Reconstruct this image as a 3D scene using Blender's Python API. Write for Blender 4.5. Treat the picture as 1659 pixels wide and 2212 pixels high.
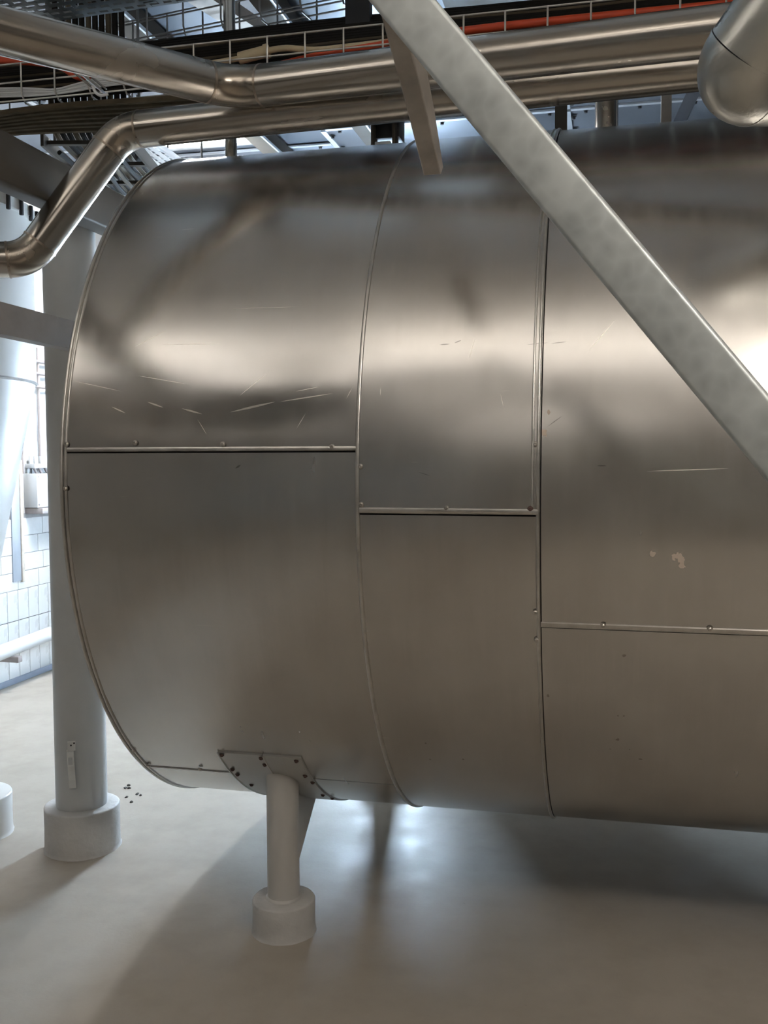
import bpy, bmesh, math, random
import numpy as np
from mathutils import Vector, Matrix

random.seed(7)
for o in list(bpy.data.objects):
    bpy.data.objects.remove(o, do_unlink=True)
scn = bpy.context.scene
COL = scn.collection

# ------------------------------------------------------------------ camera
F = 2097.83                                   # focal length in pixels of the 1659 x 2212 frame
YAW, PITCH, ROLL = map(math.radians, (13.2715, 3.5484, 0.2198))
CAM = Vector((0.0, 0.0, 1.495))
fwd = Vector((-math.sin(YAW) * math.cos(PITCH), math.cos(YAW) * math.cos(PITCH), -math.sin(PITCH)))
r0 = Vector((math.cos(YAW), math.sin(YAW), 0))
d0 = fwd.cross(r0)
rgt = r0 * math.cos(ROLL) + d0 * math.sin(ROLL)
dwn = -r0 * math.sin(ROLL) + d0 * math.cos(ROLL)
cam = bpy.data.cameras.new('camera')
cam.sensor_fit = 'HORIZONTAL'
cam.sensor_width = 36.0
cam.lens = 36.0 * F / 1659.0
cam.clip_start = 0.02
camo = bpy.data.objects.new('camera', cam)
COL.objects.link(camo)
m3 = Matrix((rgt, -dwn, -fwd)).transposed()
camo.matrix_world = Matrix.Translation(CAM) @ m3.to_4x4()
scn.camera = camo

# ------------------------------------------------------------------ world, light levels, exposure
DAY = (0.60, 0.79, 1.0)          # daylight in the windows
LAMP = (1.0, 0.925, 0.84)        # fluorescent tubes of the hall
WIN_STRENGTH = 175.0
WIN2_STRENGTH = 1.5
SKY_STRENGTH = 150.0             # roof light over the left rear of the hall
UP_STRENGTH = 8.0               # glow added on the pendant lamp tops to brighten the ceiling
LAMP_STRENGTH = 19.0
w = bpy.data.worlds.new('world')
scn.world = w
w.use_nodes = True
w.node_tree.nodes['Background'].inputs[0].default_value = (0.6, 0.68, 0.8, 1)
w.node_tree.nodes['Background'].inputs[1].default_value = 0.25
vs = scn.view_settings
scn.display_settings.display_device = 'sRGB'
vs.view_transform = 'Standard'
vs.look = 'None'
vs.gamma = 1.0
vs.use_curve_mapping = False
vs.exposure = 0.22
try:
    scn.cycles.use_denoising = True
    scn.cycles.use_adaptive_sampling = True
    scn.cycles.adaptive_threshold = 0.2
    scn.cycles.max_bounces = 6
    scn.cycles.diffuse_bounces = 3
    scn.cycles.glossy_bounces = 4
    scn.cycles.sample_clamp_indirect = 6.0
    scn.cycles.blur_glossy = 0.6
except Exception:
    pass

# ------------------------------------------------------------------ measuring helpers (sight line -> point in the hall)
def ray(u, v):
    return rgt * ((u - 829.5) / F) + dwn * ((v - 1106.0) / F) + fwd
def at_depth(u, v, d): return CAM + ray(u, v) * d
def at_x(u, v, x): r = ray(u, v); return CAM + r * (x / r.x)
def at_y(u, v, y): r = ray(u, v); return CAM + r * (y / r.y)
def at_z(u, v, z): r = ray(u, v); return CAM + r * ((z - CAM.z) / r.z)
TY, TZ, TR = 3.4994, 1.4008, 1.15            # tank axis and radius
def on_tank(u, v, R=TR):
    r = ray(u, v)
    a = r.y**2 + r.z**2
    b = 2 * (-r.y * TY + r.z * (CAM.z - TZ))
    c = TY**2 + (CAM.z - TZ)**2 - R * R
    D = max(b * b - 4 * a * c, 0)
    P = CAM + r * ((-b - math.sqrt(D)) / (2 * a))
    return P.x, math.degrees(math.atan2(P.z - TZ, P.y - TY)) % 360

# ------------------------------------------------------------------ materials
class NT:
    def __init__(s, name):
        s.m = bpy.data.materials.new(name); s.m.use_nodes = True
        s.t = s.m.node_tree; s.b = s.t.nodes['Principled BSDF']
        s.x = 0
    def n(s, typ, **kw):
        k = s.t.nodes.new(typ)
        for a, b in kw.items(): setattr(k, a, b)
        return k
    def l(s, a, b): s.t.links.new(a, b)
    def setv(s, sock, v):
        if hasattr(v, 'is_output'): s.l(v, sock)
        else: sock.default_value = v
    def math(s, op, a, b=None, c=None, clamp=False):
        k = s.n('ShaderNodeMath', operation=op, use_clamp=clamp)
        s.setv(k.inputs[0], a)
        if b is not None: s.setv(k.inputs[1], b)
        if c is not None: s.setv(k.inputs[2], c)
        return k.outputs[0]
    def vmath(s, op, a, b=None, out=0, scale=None):
        k = s.n('ShaderNodeVectorMath', operation=op)
        s.setv(k.inputs[0], a)
        if b is not None: s.setv(k.inputs[1], b)
        if scale is not None: s.setv(k.inputs['Scale'], scale)
        return k.outputs[out]
    def noise(s, vec, scale, detail=3, rough=0.5, out='Fac'):
        k = s.n('ShaderNodeTexNoise')
        s.setv(k.inputs['Vector'], vec)
        k.inputs['Scale'].default_value = scale
        k.inputs['Detail'].default_value = detail
        k.inputs['Roughness'].default_value = rough
        return k.outputs[out]
    def ramp(s, fac, a, b, lo=0.0, hi=1.0):
        k = s.n('ShaderNodeMapRange')
        s.setv(k.inputs['Value'], fac)
        k.inputs['From Min'].default_value = a; k.inputs['From Max'].default_value = b
        k.inputs['To Min'].default_value = lo; k.inputs['To Max'].default_value = hi
        return k.outputs[0]
    def mix(s, fac, a, b):
        k = s.n('ShaderNodeMix', data_type='RGBA')
        s.setv(k.inputs['Factor'], fac)
        s.setv(k.inputs[6], a if hasattr(a, 'is_output') else (*a, 1) if len(a) == 3 else a)
        s.setv(k.inputs[7], b if hasattr(b, 'is_output') else (*b, 1) if len(b) == 3 else b)
        return k.outputs[2]
    def coord(s, out='Object'): return s.n('ShaderNodeTexCoord').outputs[out]
    def bump(s, h, strength, dist=0.01):
        k = s.n('ShaderNodeBump')
        k.inputs['Strength'].default_value = strength; k.inputs['Distance'].default_value = dist
        s.l(h, k.inputs['Height']); s.l(k.outputs[0], s.b.inputs['Normal'])

def simple(name, col, rough=0.5, metal=0.0, var=0.0, scale=8.0, bump=0.0, stretch=None, spec=None, bscale=None):
    t = NT(name)
    co = t.coord()
    if stretch: co = t.vmath('MULTIPLY', co, stretch)
    n = t.noise(co, scale, 4, 0.55)
    lo = tuple(c * (1 - var) for c in col); hi = tuple(min(c * (1 + var), 1) for c in col)
    t.l(t.mix(t.ramp(n, 0.3, 0.7), lo, hi), t.b.inputs['Base Color'])
    t.l(t.ramp(n, 0.3, 0.7, max(rough - 0.08, 0.03), min(rough + 0.08, 1)), t.b.inputs['Roughness'])
    t.b.inputs['Metallic'].default_value = metal
    if spec is not None: t.b.inputs['Specular IOR Level'].default_value = spec
    if bump: t.bump(t.noise(co, bscale or scale * 3, 4), bump)
    return t.m

def emit(name, col, strength):
    t = NT(name)
    t.b.inputs['Base Color'].default_value = (0.8, 0.8, 0.8, 1)
    t.b.inputs['Emission Color'].default_value = (*col, 1)
    t.b.inputs['Emission Strength'].default_value = strength
    return t.m

def tank_steel():
    """sheet steel with fine grain running round the tank, scratches, smears and paint chips"""
    t = NT('clad_steel')
    geo = t.n('ShaderNodeNewGeometry').outputs['Position']
    sep = t.n('ShaderNodeSeparateXYZ'); t.l(geo, sep.inputs[0])
    dy = t.math('SUBTRACT', sep.outputs[1], TY); dz = t.math('SUBTRACT', sep.outputs[2], TZ)
    ang = t.math('ARCTAN2', dz, t.math('MULTIPLY', dy, -1.0))       # 0 faces the aisle, + up
    arc = t.math('MULTIPLY', ang, TR)
    cmb = t.n('ShaderNodeCombineXYZ'); t.l(sep.outputs[0], cmb.inputs[0]); t.l(arc, cmb.inputs[1])
    P = cmb.outputs[0]
    grain = t.noise(t.vmath('MULTIPLY', P, (1.0, 0.035, 1.0)), 170, 3, 0.6)
    streak = t.noise(t.vmath('MULTIPLY', P, (1.0, 0.10, 1.0)), 22, 4, 0.6)
    cloud = t.noise(P, 3.2, 4, 0.55)
    col = t.mix(t.ramp(cloud, 0.3, 0.7), (0.565, 0.545, 0.518), (0.65, 0.635, 0.615))
    col = t.mix(t.ramp(streak, 0.5, 0.78, 0, 0.28), col, (0.72, 0.70, 0.67))
    col = t.mix(t.ramp(streak, 0.2, 0.42, 0.16, 0.0), col, (0.45, 0.41, 0.36))
    col = t.mix(t.ramp(grain, 0.35, 0.75, 0, 0.08), col, (0.80, 0.78, 0.75))
    rough = t.math('ADD', t.ramp(cloud, 0.3, 0.7, 0.20, 0.26), t.ramp(streak, 0.3, 0.7, -0.015, 0.025))
    # short fine scuffs, broken up by a mask
    f1 = t.noise(t.vmath('MULTIPLY', P, (1.0, 14.0, 1.0)), 9, 2, 0.5)
    msk = t.noise(P, 2.1, 2, 0.5)
    s1 = t.math('MULTIPLY', t.math('GREATER_THAN', f1, 0.74), t.ramp(msk, 0.5, 0.62, 0, 0.5))
    col = t.mix(s1, col, (0.92, 0.89, 0.84))
    # single scratches, their glint painted pale, and smears: (u1,v1,u2,v2,width mm)
    def seg(a, b, wd):
        A = on_tank(*a); B = on_tank(*b)
        ax, ay = A[0], math.radians(180 - A[1]) * TR
        bx, by = B[0], math.radians(180 - B[1]) * TR
        ab = (bx - ax, by - ay, 0); L2 = ab[0]**2 + ab[1]**2
        pa = t.vmath('SUBTRACT', P, (ax, ay, 0))
        h = t.math('MULTIPLY', t.vmath('DOT_PRODUCT', pa, ab, out=1), 1 / L2, clamp=True)
        q = t.vmath('SUBTRACT', pa, t.vmath('SCALE', ab, scale=h))
        d = t.vmath('LENGTH', q, out=1)
        # width tapers to both ends
        tp = t.math('MULTIPLY', t.math('MULTIPLY', h, t.math('SUBTRACT', 1.0, h)), 4.0)
        return t.math('LESS_THAN', d, t.math('MULTIPLY', tp, wd / 1000.0))
    bright = [((294, 748), (358, 714), 1.6), ((160, 823), (262, 845), 2.0), ((318, 868), (352, 880), 4.2), ((240, 878), (270, 892), 3.6),
              ((392, 882), (436, 894), 4.5), ((425, 905), (445, 938), 1.8), ((496, 890), (595, 868), 5.5), ((605, 868), (720, 850), 3.0),
              ((518, 855), (576, 808), 2.0), ((1013, 777), (1028, 730), 1.6), ((1270, 760), (1330, 690), 1.8), ((1395, 1018), (1575, 1012), 2.6),
              ((748, 862), (762, 836), 1.6), ((640, 925), (660, 892), 1.6), ((500, 665), (640, 661), 1.4), ((822, 855), (823, 838), 1.8),
              ((1081, 850), (1088, 880), 1.5), ((640, 846), (690, 836), 1.8), ((350, 745), (480, 742), 1.0), ((300, 812), (405, 830), 2.2)]
    dark = [((950, 746), (972, 744), 2.4), ((982, 742), (997, 736), 2.4), ((1137, 746), (1185, 740), 1.6), ((1190, 742), (1225, 738), 1.8),
            ((1182, 922), (1215, 898), 1.6), ((905, 1020), (930, 1028), 1.2), ((1290, 1006), (1310, 1006), 2.6), ((508, 1012), (520, 1004), 4.0)]
    acc = None
    for a, b, wd in bright:
        k = seg(a, b, wd * 0.5)
        acc = k if acc is None else t.math('MAXIMUM', acc, k)
    col = t.mix(t.math('MULTIPLY', acc, 0.9), col, (1.0, 0.96, 0.88))
    rough = t.math('ADD', rough, t.math('MULTIPLY', acc, 0.14))
    accd = None
    for a, b, wd in dark:
        k = seg(a, b, wd * 0.6)
        accd = k if accd is None else t.math('MAXIMUM', accd, k)
    col = t.mix(t.math('MULTIPLY', accd, 0.55), col, (0.10, 0.09, 0.08))
    # beige paint chips
    wob = t.noise(P, 60, 3, 0.6)
    chips = None
    for (u, v, r) in ((1466, 1204, 0.014), (1475, 1221, 0.008), (1409, 1197, 0.008), (1187, 891, 0.006), (1175, 934, 0.010)):
        A = on_tank(u, v)
        d = t.vmath('LENGTH', t.vmath('SUBTRACT', P, (A[0], math.radians(180 - A[1]) * TR, 0)), out=1)
        k = t.math('LESS_THAN', d, t.math('MULTIPLY', t.ramp(wob, 0.35, 0.65, 0.1, 1.3), r))
        chips = k if chips is None else t.math('MAXIMUM', chips, k)
    # brown drips on the lower sheet
    drips = None
    for (u, v, r) in ((1350, 1417, 0.006), (1334, 1598, 0.008), (1335, 1547, 0.004), (1347, 1547, 0.004), (1318, 1619, 0.004), (1360, 1620, 0.004),
                      (1384, 1641, 0.005), (1183, 1504, 0.006), (930, 1640, 0.004), (1000, 1640, 0.004), (920, 1605, 0.004)):
        A = on_tank(u, v)
        d = t.vmath('LENGTH', t.vmath('SUBTRACT', P, (A[0], math.radians(180 - A[1]) * TR, 0)), out=1)
        k = t.math('LESS_THAN', d, t.math('MULTIPLY', t.ramp(wob, 0.35, 0.65, 0.1, 1.2), r))
        drips = k if drips is None else t.math('MAXIMUM', drips, k)
    col = t.mix(t.math('MULTIPLY', drips, 0.5), col, (0.16, 0.11, 0.07))
    col = t.mix(chips, col, (0.55, 0.46, 0.38))
    t.l(col, t.b.inputs['Base Color'])
    rough = t.math('ADD', rough, t.math('MULTIPLY', chips, 0.4))
    t.l(rough, t.b.inputs['Roughness'])
    t.l(t.math('SUBTRACT', 1.0, t.math('MULTIPLY', chips, 0.9)), t.b.inputs['Metallic'])
    t.b.inputs['Anisotropic'].default_value = 0.55
    tg = t.n('ShaderNodeTangent', direction_type='RADIAL', axis='X')
    t.l(tg.outputs[0], t.b.inputs['Tangent'])
    t.bump(cloud, 0.03, 0.02)
    return t.m

def galvanised():
    t = NT('galvanised')
    co = t.coord()
    v = t.n('ShaderNodeTexVoronoi'); v.inputs['Scale'].default_value = 38
    t.l(t.vmath('ADD', co, t.vmath('SCALE', t.noise(co, 20, 2, 0.5, 'Color'), scale=0.03)), v.inputs['Vector'])
    n = t.noise(co, 7, 4, 0.6)
    f = t.math('ADD', t.math('MULTIPLY', v.outputs['Distance'], 0.5), t.math('MULTIPLY', n, 0.8))
    t.l(t.mix(t.ramp(f, 0.3, 0.85), (0.43, 0.46, 0.46), (0.62, 0.655, 0.65)), t.b.inputs['Base Color'])
    t.l(t.ramp(n, 0.3, 0.7, 0.36, 0.52), t.b.inputs['Roughness'])
    t.b.inputs['Metallic'].default_value = 0.45
    return t.m

def floor_mat():
    t = NT('resin_floor')
    co = t.coord('Object')
    big = t.noise(co, 0.9, 4, 0.55); fine = t.noise(co, 90, 3, 0.6); mid = t.noise(co, 7, 4, 0.6)
    c = t.mix(t.ramp(big, 0.35, 0.65), (0.365, 0.328, 0.280), (0.405, 0.367, 0.318))
    c = t.mix(t.ramp(mid, 0.42, 0.75, 0, 0.5), c, (0.32, 0.288, 0.245))
    c = t.mix(t.math('MULTIPLY', t.math('GREATER_THAN', t.noise(co, 60, 2, 0.4), 0.80), 0.6), c, (0.22, 0.20, 0.17))
    t.l(c, t.b.inputs['Base Color'])
    t.l(t.ramp(mid, 0.3, 0.7, 0.42, 0.58), t.b.inputs['Roughness'])
    t.b.inputs['Specular IOR Level'].default_value = 0.07
    t.bump(t.math('ADD', t.math('MULTIPLY', fine, 0.35), mid), 0.10, 0.012)
    return t.m

M = {}
M['tank'] = tank_steel()
M['core'] = simple('tank_core', (0.08, 0.075, 0.07), 0.7)
M['bead'] = simple('bead_steel', (0.62, 0.60, 0.57), 0.36, 1.0, 0.10, 30)
M['screw'] = simple('screw_steel', (0.5, 0.47, 0.43), 0.32, 1.0, 0.15, 60)
M['screw_dark'] = simple('screw_rusty', (0.10, 0.06, 0.05), 0.6, 0.4, 0.2, 60)
M['collar'] = simple('collar_steel', (0.56, 0.55, 0.53), 0.42, 1.0, 0.04, 4)
M['pipe'] = simple('polished_pipe', (0.52, 0.485, 0.44), 0.22, 1.0, 0.08, 6, 0.01, (0.25, 1, 1))
M['elbow'] = simple('elbow_steel', (0.47, 0.42, 0.36), 0.22, 1.0, 0.14, 9, 0.02)
M['weld'] = simple('weld_bead', (0.40, 0.34, 0.28), 0.35, 1.0, 0.2, 50)
M['alu'] = simple('aluminium_cladding', (0.60, 0.60, 0.57), 0.33, 1.0, 0.12, 7, 0.25)
M['galv'] = galvanised()
M['beam'] = simple('painted_beam', (0.47, 0.43, 0.385), 0.55, 0.25, 0.2, 12, 0.05)
M['darkbeam'] = simple('dark_steel_beam', (0.07, 0.06, 0.048), 0.65, 0.0, 0.15, 6, spec=0.15)
M['boxbeam'] = simple('box_beam_paint', (0.13, 0.115, 0.095), 0.6, 0.0, 0.12, 6, spec=0.2)
M['channel'] = simple('channel_steel', (0.28, 0.235, 0.20), 0.5, 0.1, 0.15, 10)
M['grey'] = simple('grey_paint', (0.60, 0.61, 0.61), 0.42, 0.0, 0.04, 5)
M['leg'] = simple('leg_paint', (0.53, 0.515, 0.49), 0.42, 0.0, 0.05, 6)
M['concrete'] = simple('painted_concrete', (0.54, 0.53, 0.515), 0.6, 0.0, 0.10, 9, 0.25, bscale=45)
M['silo'] = simple('silo_white', (0.66, 0.65, 0.625), 0.35, 0.0, 0.03, 3)
M['rim'] = simple('silo_rim', (0.55, 0.55, 0.55), 0.35, 0.3, 0.05, 10)
M['bolt'] = simple('black_bolt', (0.03, 0.03, 0.032), 0.5, 0.3, 0.1, 30)
M['wire'] = simple('zinc_wire', (0.52, 0.51, 0.48), 0.40, 0.8, 0.12, 40)
M['wire_dark'] = simple('dark_wire', (0.16, 0.155, 0.15), 0.45, 0.7, 0.12, 40)
M['tray'] = simple('tray_zinc', (0.17, 0.18, 0.18), 0.45, 0.8, 0.10, 10)
M['tray_white'] = simple('tray_white', (0.70, 0.72, 0.74), 0.42, 0.2, 0.05, 10)
M['black_cable'] = simple('black_cable', (0.016, 0.014, 0.012), 0.7, 0.0, 0.2, 10, spec=0.12)
M['brown_cable'] = simple('brown_cable', (0.085, 0.068, 0.045), 0.7, 0.0, 0.3, 12, spec=0.15)
M['red'] = simple('red_conduit', (0.62, 0.075, 0.025), 0.45, 0.0, 0.12, 10)
M['white_cable'] = simple('white_cable', (0.74, 0.76, 0.78), 0.45, 0.0, 0.05, 10)
M['beige'] = simple('beige_plastic', (0.62, 0.52, 0.34), 0.5, 0.0, 0.15, 14)
M['tile'] = simple('white_tile', (0.60, 0.61, 0.61), 0.3, 0.0, 0.02, 3)
M['grout'] = simple('dark_grout', (0.17, 0.16, 0.15), 0.85, 0.0, 0.15, 30)
M['block'] = simple('white_block', (0.58, 0.585, 0.58), 0.7, 0.0, 0.03, 12, 0.1)
M['joint'] = simple('block_joint', (0.36, 0.36, 0.36), 0.85, 0.0, 0.05, 30)
M['plaster'] = simple('plaster', (0.58, 0.58, 0.57), 0.8, 0.0, 0.03, 4)
M['aisle_wall'] = simple('aisle_wall', (0.36, 0.345, 0.32), 0.75, 0.0, 0.06, 1.2)
M['backwall'] = simple('back_wall', (0.30, 0.30, 0.30), 0.75, 0.0, 0.05, 2)
M['slab'] = simple('ceiling_slab', (0.16, 0.16, 0.165), 0.8, 0.0, 0.1, 3)
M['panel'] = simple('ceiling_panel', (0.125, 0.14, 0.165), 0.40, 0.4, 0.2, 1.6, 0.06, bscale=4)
M['lath'] = simple('joint_lath', (0.55, 0.58, 0.61), 0.4, 0.6, 0.05, 10)
M['cabinet'] = simple('cabinet_white', (0.56, 0.575, 0.59), 0.35, 0.2, 0.04, 8)
M['bracket'] = simple('bracket_steel', (0.36, 0.32, 0.31), 0.5, 0.4, 0.1, 20)
M['hatch'] = simple('hatch_grey', (0.34, 0.38, 0.43), 0.5, 0.1, 0.08, 8)
M['frame_beige'] = simple('frame_beige', (0.55, 0.50, 0.43), 0.7, 0.0, 0.12, 30)
M['curb'] = simple('curb_grey', (0.25, 0.28, 0.34), 0.6, 0.0, 0.1, 10)
M['flake'] = simple('dark_flake', (0.05, 0.045, 0.04), 0.8, 0.0, 0.2, 60)
M['housing'] = simple('lamp_housing', (0.75, 0.75, 0.73), 0.4, 0.1, 0.03, 10)
M['lamp'] = emit('lamp_diffuser', LAMP, LAMP_STRENGTH)
M['lamp_dim'] = emit('lamp_diffuser_dim', LAMP, LAMP_STRENGTH * 0.08)
M['panel_lit'] = simple('ceiling_panel_lit', (0.78, 0.77, 0.745), 0.6, 0.0, 0.04, 2)  # pale tone put in so the tank reflects a bright aisle ceiling
M['daylight'] = emit('daylight_pane', DAY, WIN_STRENGTH)
M['skylight'] = emit('skylight_pane', (0.93, 0.965, 1.0), SKY_STRENGTH)
M['added_uplight'] = emit('lamp_added_uplight', LAMP, UP_STRENGTH)
M['daylight_far'] = emit('daylight_pane_far', DAY, WIN2_STRENGTH)
M['floor'] = floor_mat()

# ------------------------------------------------------------------ building helpers
def thing(name, label, cat, loc=(0, 0, 0), group=None):
    o = bpy.data.objects.new(name, None)
    o.empty_display_size = 0.1
    COL.objects.link(o)
    o.location = loc
    o['label'] = label; o['category'] = cat
    if group: o['group'] = group
    return o
def tag(o, label, cat, group=None):
    o['label'] = label; o['category'] = cat
    if group: o['group'] = group
    return o
def wloc(o):
    p = Vector(o.location)
    while o.parent:
        o = o.parent; p += Vector(o.location)
    return p
def obj(name, vf, mat, parent=None, smooth=True, flat_angle=40, **props):
    """vf = (verts, faces) in hall coordinates"""
    verts, faces = vf
    if parent is not None:
        org = wloc(parent)
    else:
        A = np.array([tuple(v) for v in verts])
        org = Vector(((A[:, 0].min() + A[:, 0].max()) / 2, (A[:, 1].min() + A[:, 1].max()) / 2, A[:, 2].min()))
    me = bpy.data.meshes.new(name)
    me.from_pydata([tuple(Vector(v) - org) for v in verts], [], faces)
    bm = bmesh.new(); bm.from_mesh(me)
    bmesh.ops.recalc_face_normals(bm, faces=bm.faces)
    if smooth:
        for f in bm.faces: f.smooth = True
        for e in bm.edges:
            if len(e.link_faces) == 2 and e.calc_face_angle(0) > math.radians(flat_angle): e.smooth = False
    bm.to_mesh(me); bm.free()
    me.materials.append(M[mat])
    o = bpy.data.objects.new(name, me)
    COL.objects.link(o)
    if parent is not None: o.parent = parent
    else: o.location = org
    for k, v in props.items(): o[k] = v
    return o
def struct(name, vf, mat, **kw):
    o = obj(name, vf, mat, **kw); o['kind'] = 'structure'; return o
def join(*parts):
    V, Fc = [], []
    for v, f in parts:
        k = len(V); V += list(v); Fc += [[i + k for i in q] for q in f]
    return V, Fc
def box(x0, x1, y0, y1, z0, z1, b=0.0):
    if b <= 0:
        v = [(x, y, z) for z in (z0, z1) for y in (y0, y1) for x in (x0, x1)]
        return v, [[0, 2, 3, 1], [4, 5, 7, 6], [0, 1, 5, 4], [2, 6, 7, 3], [0, 4, 6, 2], [1, 3, 7, 5]]
    bm = bmesh.new()
    bmesh.ops.create_cube(bm, size=1)
    for q in bm.verts:
        q.co = Vector(((x0 + x1) / 2 + q.co.x * (x1 - x0), (y0 + y1) / 2 + q.co.y * (y1 - y0), (z0 + z1) / 2 + q.co.z * (z1 - z0)))
    bmesh.ops.bevel(bm, geom=list(bm.edges), offset=b, segments=2, profile=0.5, affect='EDGES')
    bm.verts.ensure_lookup_table()
    v = [q.co.copy() for q in bm.verts]; f = [[q.index for q in g.verts] for g in bm.faces]
    bm.free(); return v, f
def frames(pts):
    """parallel transport frames along a polyline"""
    pts = [Vector(p) for p in pts]
    T = []
    for i in range(len(pts)):
        a = pts[max(i - 1, 0)]; b = pts[min(i + 1, len(pts) - 1)]
        T.append((b - a).normalized())
    up = Vector((0, 0, 1)) if abs(T[0].z) < 0.9 else Vector((0, 1, 0))
    n = (up - T[0] * up.dot(T[0])).normalized()
    out = []
    for i in range(len(pts)):
        if i: n = (n - T[i] * n.dot(T[i])).normalized()
        out.append((pts[i], n, T[i].cross(n)))
    return out
def sweep(pts, prof, caps=True):
    """prof: list of (a,b) offsets in the frame; closed profile"""
    V, Fc = [], []
    k = len(prof)
    for p, n, b in frames(pts):
        for (pa, pb) in prof: V.append(p + n * pa + b * pb)
    N = len(V) // k
    for i in range(N - 1):
        for j in range(k):
            Fc.append([i * k + j, i * k + (j + 1) % k, (i + 1) * k + (j + 1) % k, (i + 1) * k + j])
    if caps:
        Fc.append(list(range(k))[::-1]); Fc.append([(N - 1) * k + j for j in range(k)])
    return V, Fc
def tube(pts, r, k=20, caps=True):
    return sweep(pts, [(r * math.cos(2 * math.pi * j / k), r * math.sin(2 * math.pi * j / k)) for j in range(k)], caps)
def rprof(w, h, rad=0.0, n=3):
    """rounded rectangle profile, w along frame a, h along frame b"""
    if rad <= 0: return [(-w/2, -h/2), (w/2, -h/2), (w/2, h/2), (-w/2, h/2)]
    out = []
    for sx, sy, a0 in ((1, 1, 0), (-1, 1, 90), (-1, -1, 180), (1, -1, 270)):
        for i in range(n + 1):
            a = math.radians(a0 + 90 * i / n)
            out.append((sx * (w/2 - rad) + rad * math.cos(a), sy * (h/2 - rad) + rad * math.sin(a)))
    return out
def lathe(profile, c, k=48):
    """profile [(r,z)] about vertical axis through c"""
    V, Fc = [], []
    n = len(profile)
    for j in range(k):
        a = 2 * math.pi * j / k
        for r, z in profile: V.append((c[0] + r * math.cos(a), c[1] + r * math.sin(a), z))
    for j in range(k):
        for i in range(n - 1):
            a, b = j * n + i, ((j + 1) % k) * n + i
            Fc.append([a, b, b + 1, a + 1])
    Fc.append([j * n for j in range(k)][::-1]); Fc.append([j * n + n - 1 for j in range(k)])
    return V, Fc
def fillet_path(pts, rad, n=10):
    """returns list of ('run'|'elbow', points)"""
    pts = [Vector(p) for p in pts]
    segs = []; cur = pts[0]
    for i in range(1, len(pts) - 1):
        a = (pts[i - 1] - pts[i]).normalized(); b = (pts[i + 1] - pts[i]).normalized()
        ang = math.acos(max(-1, min(1, a.dot(b))))
        d = rad / math.tan(ang / 2)
        d = min(d, 0.45 * (pts[i] - pts[i-1]).length, 0.45 * (pts[i+1] - pts[i]).length)
        rr = d * math.tan(ang / 2)
        cen = pts[i] + (a + b).normalized() * (rr / math.sin(ang / 2))
        p0 = pts[i] + a * d; p1 = pts[i] + b * d
        segs.append(('run', [cur, p0]))
        v0 = p0 - cen; v1 = p1 - cen; th = v0.angle(v1); ax = v0.cross(v1).normalized()
        segs.append(('elbow', [cen + Matrix.Rotation(th * j / n, 3, ax) @ v0 for j in range(n + 1)]))
        cur = p1
    segs.append(('run', [cur, pts[-1]]))
    return segs
def dense(pts, step):
    out = [Vector(pts[0])]
    for a, b in zip(pts[:-1], pts[1:]):
        a = Vector(a); b = Vector(b); k = max(1, int((b - a).length / step))
        out += [a + (b - a) * (i / k) for i in range(1, k + 1)]
    return out
def smooth_path(pts, per=8):
    """Catmull-Rom"""
    P = [Vector(p) for p in pts]; P = [P[0] * 2 - P[1]] + P + [P[-1] * 2 - P[-2]]
    out = []
    for i in range(1, len(P) - 2):
        for j in range(per):
            s = j / per
            out.append(0.5 * ((2 * P[i]) + (P[i+1] - P[i-1]) * s + (2*P[i-1] - 5*P[i] + 4*P[i+1] - P[i+2]) * s*s + (3*P[i] - P[i-1] - 3*P[i+1] + P[i+2]) * s**3))
    out.append(P[-2]); return out
def pipe_thing(name, label, pts, r, bend, mats=('pipe', 'elbow', 'weld'), k=36, weld=True):
    base = min((Vector(p) for p in pts), key=lambda p: p.z)
    t = thing(name, label, 'pipe', (base.x, base.y, base.z - r))
    for kind, pp in fillet_path(pts, bend, 14):
        obj('pipe_run' if kind == 'run' else 'elbow', tube(dense(pp, 0.15) if kind == 'run' else pp, r, k), mats[0] if kind == 'run' else mats[1], t)
        if kind == 'elbow' and weld:
            for a, b in ((pp[0], pp[1]), (pp[-1], pp[-2])):
                a = Vector(a); d = (Vector(b) - a).normalized() * 0.0035
                obj('weld_ring', tube([a - d, a, a + d], r + 0.0012, k), mats[2], t)
    return t

# ================================================================== the room
ZC = 3.40
XL, XR, YB, YF = -3.785, 5.5, 7.0, -4.5
struct('floor', box(XL - 0.1, XR, YF, YB, -0.1, 0.0), 'floor')
ce = struct('ceiling', box(XL - 0.1, XR, YF, YB, ZC + 0.03, ZC + 0.2), 'slab')
wl = struct('wall_left', box(XL - 0.15, XL - 0.012, YF, YB, 0.0, ZC + 0.03), 'plaster')
struct('wall_right', box(XR, XR + 0.15, YF, YB, 0.0, ZC + 0.03), 'aisle_wall')
struct('wall_front', box(XL - 0.1, XR, YF - 0.15, YF, 0.0, ZC + 0.03), 'aisle_wall')

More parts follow.
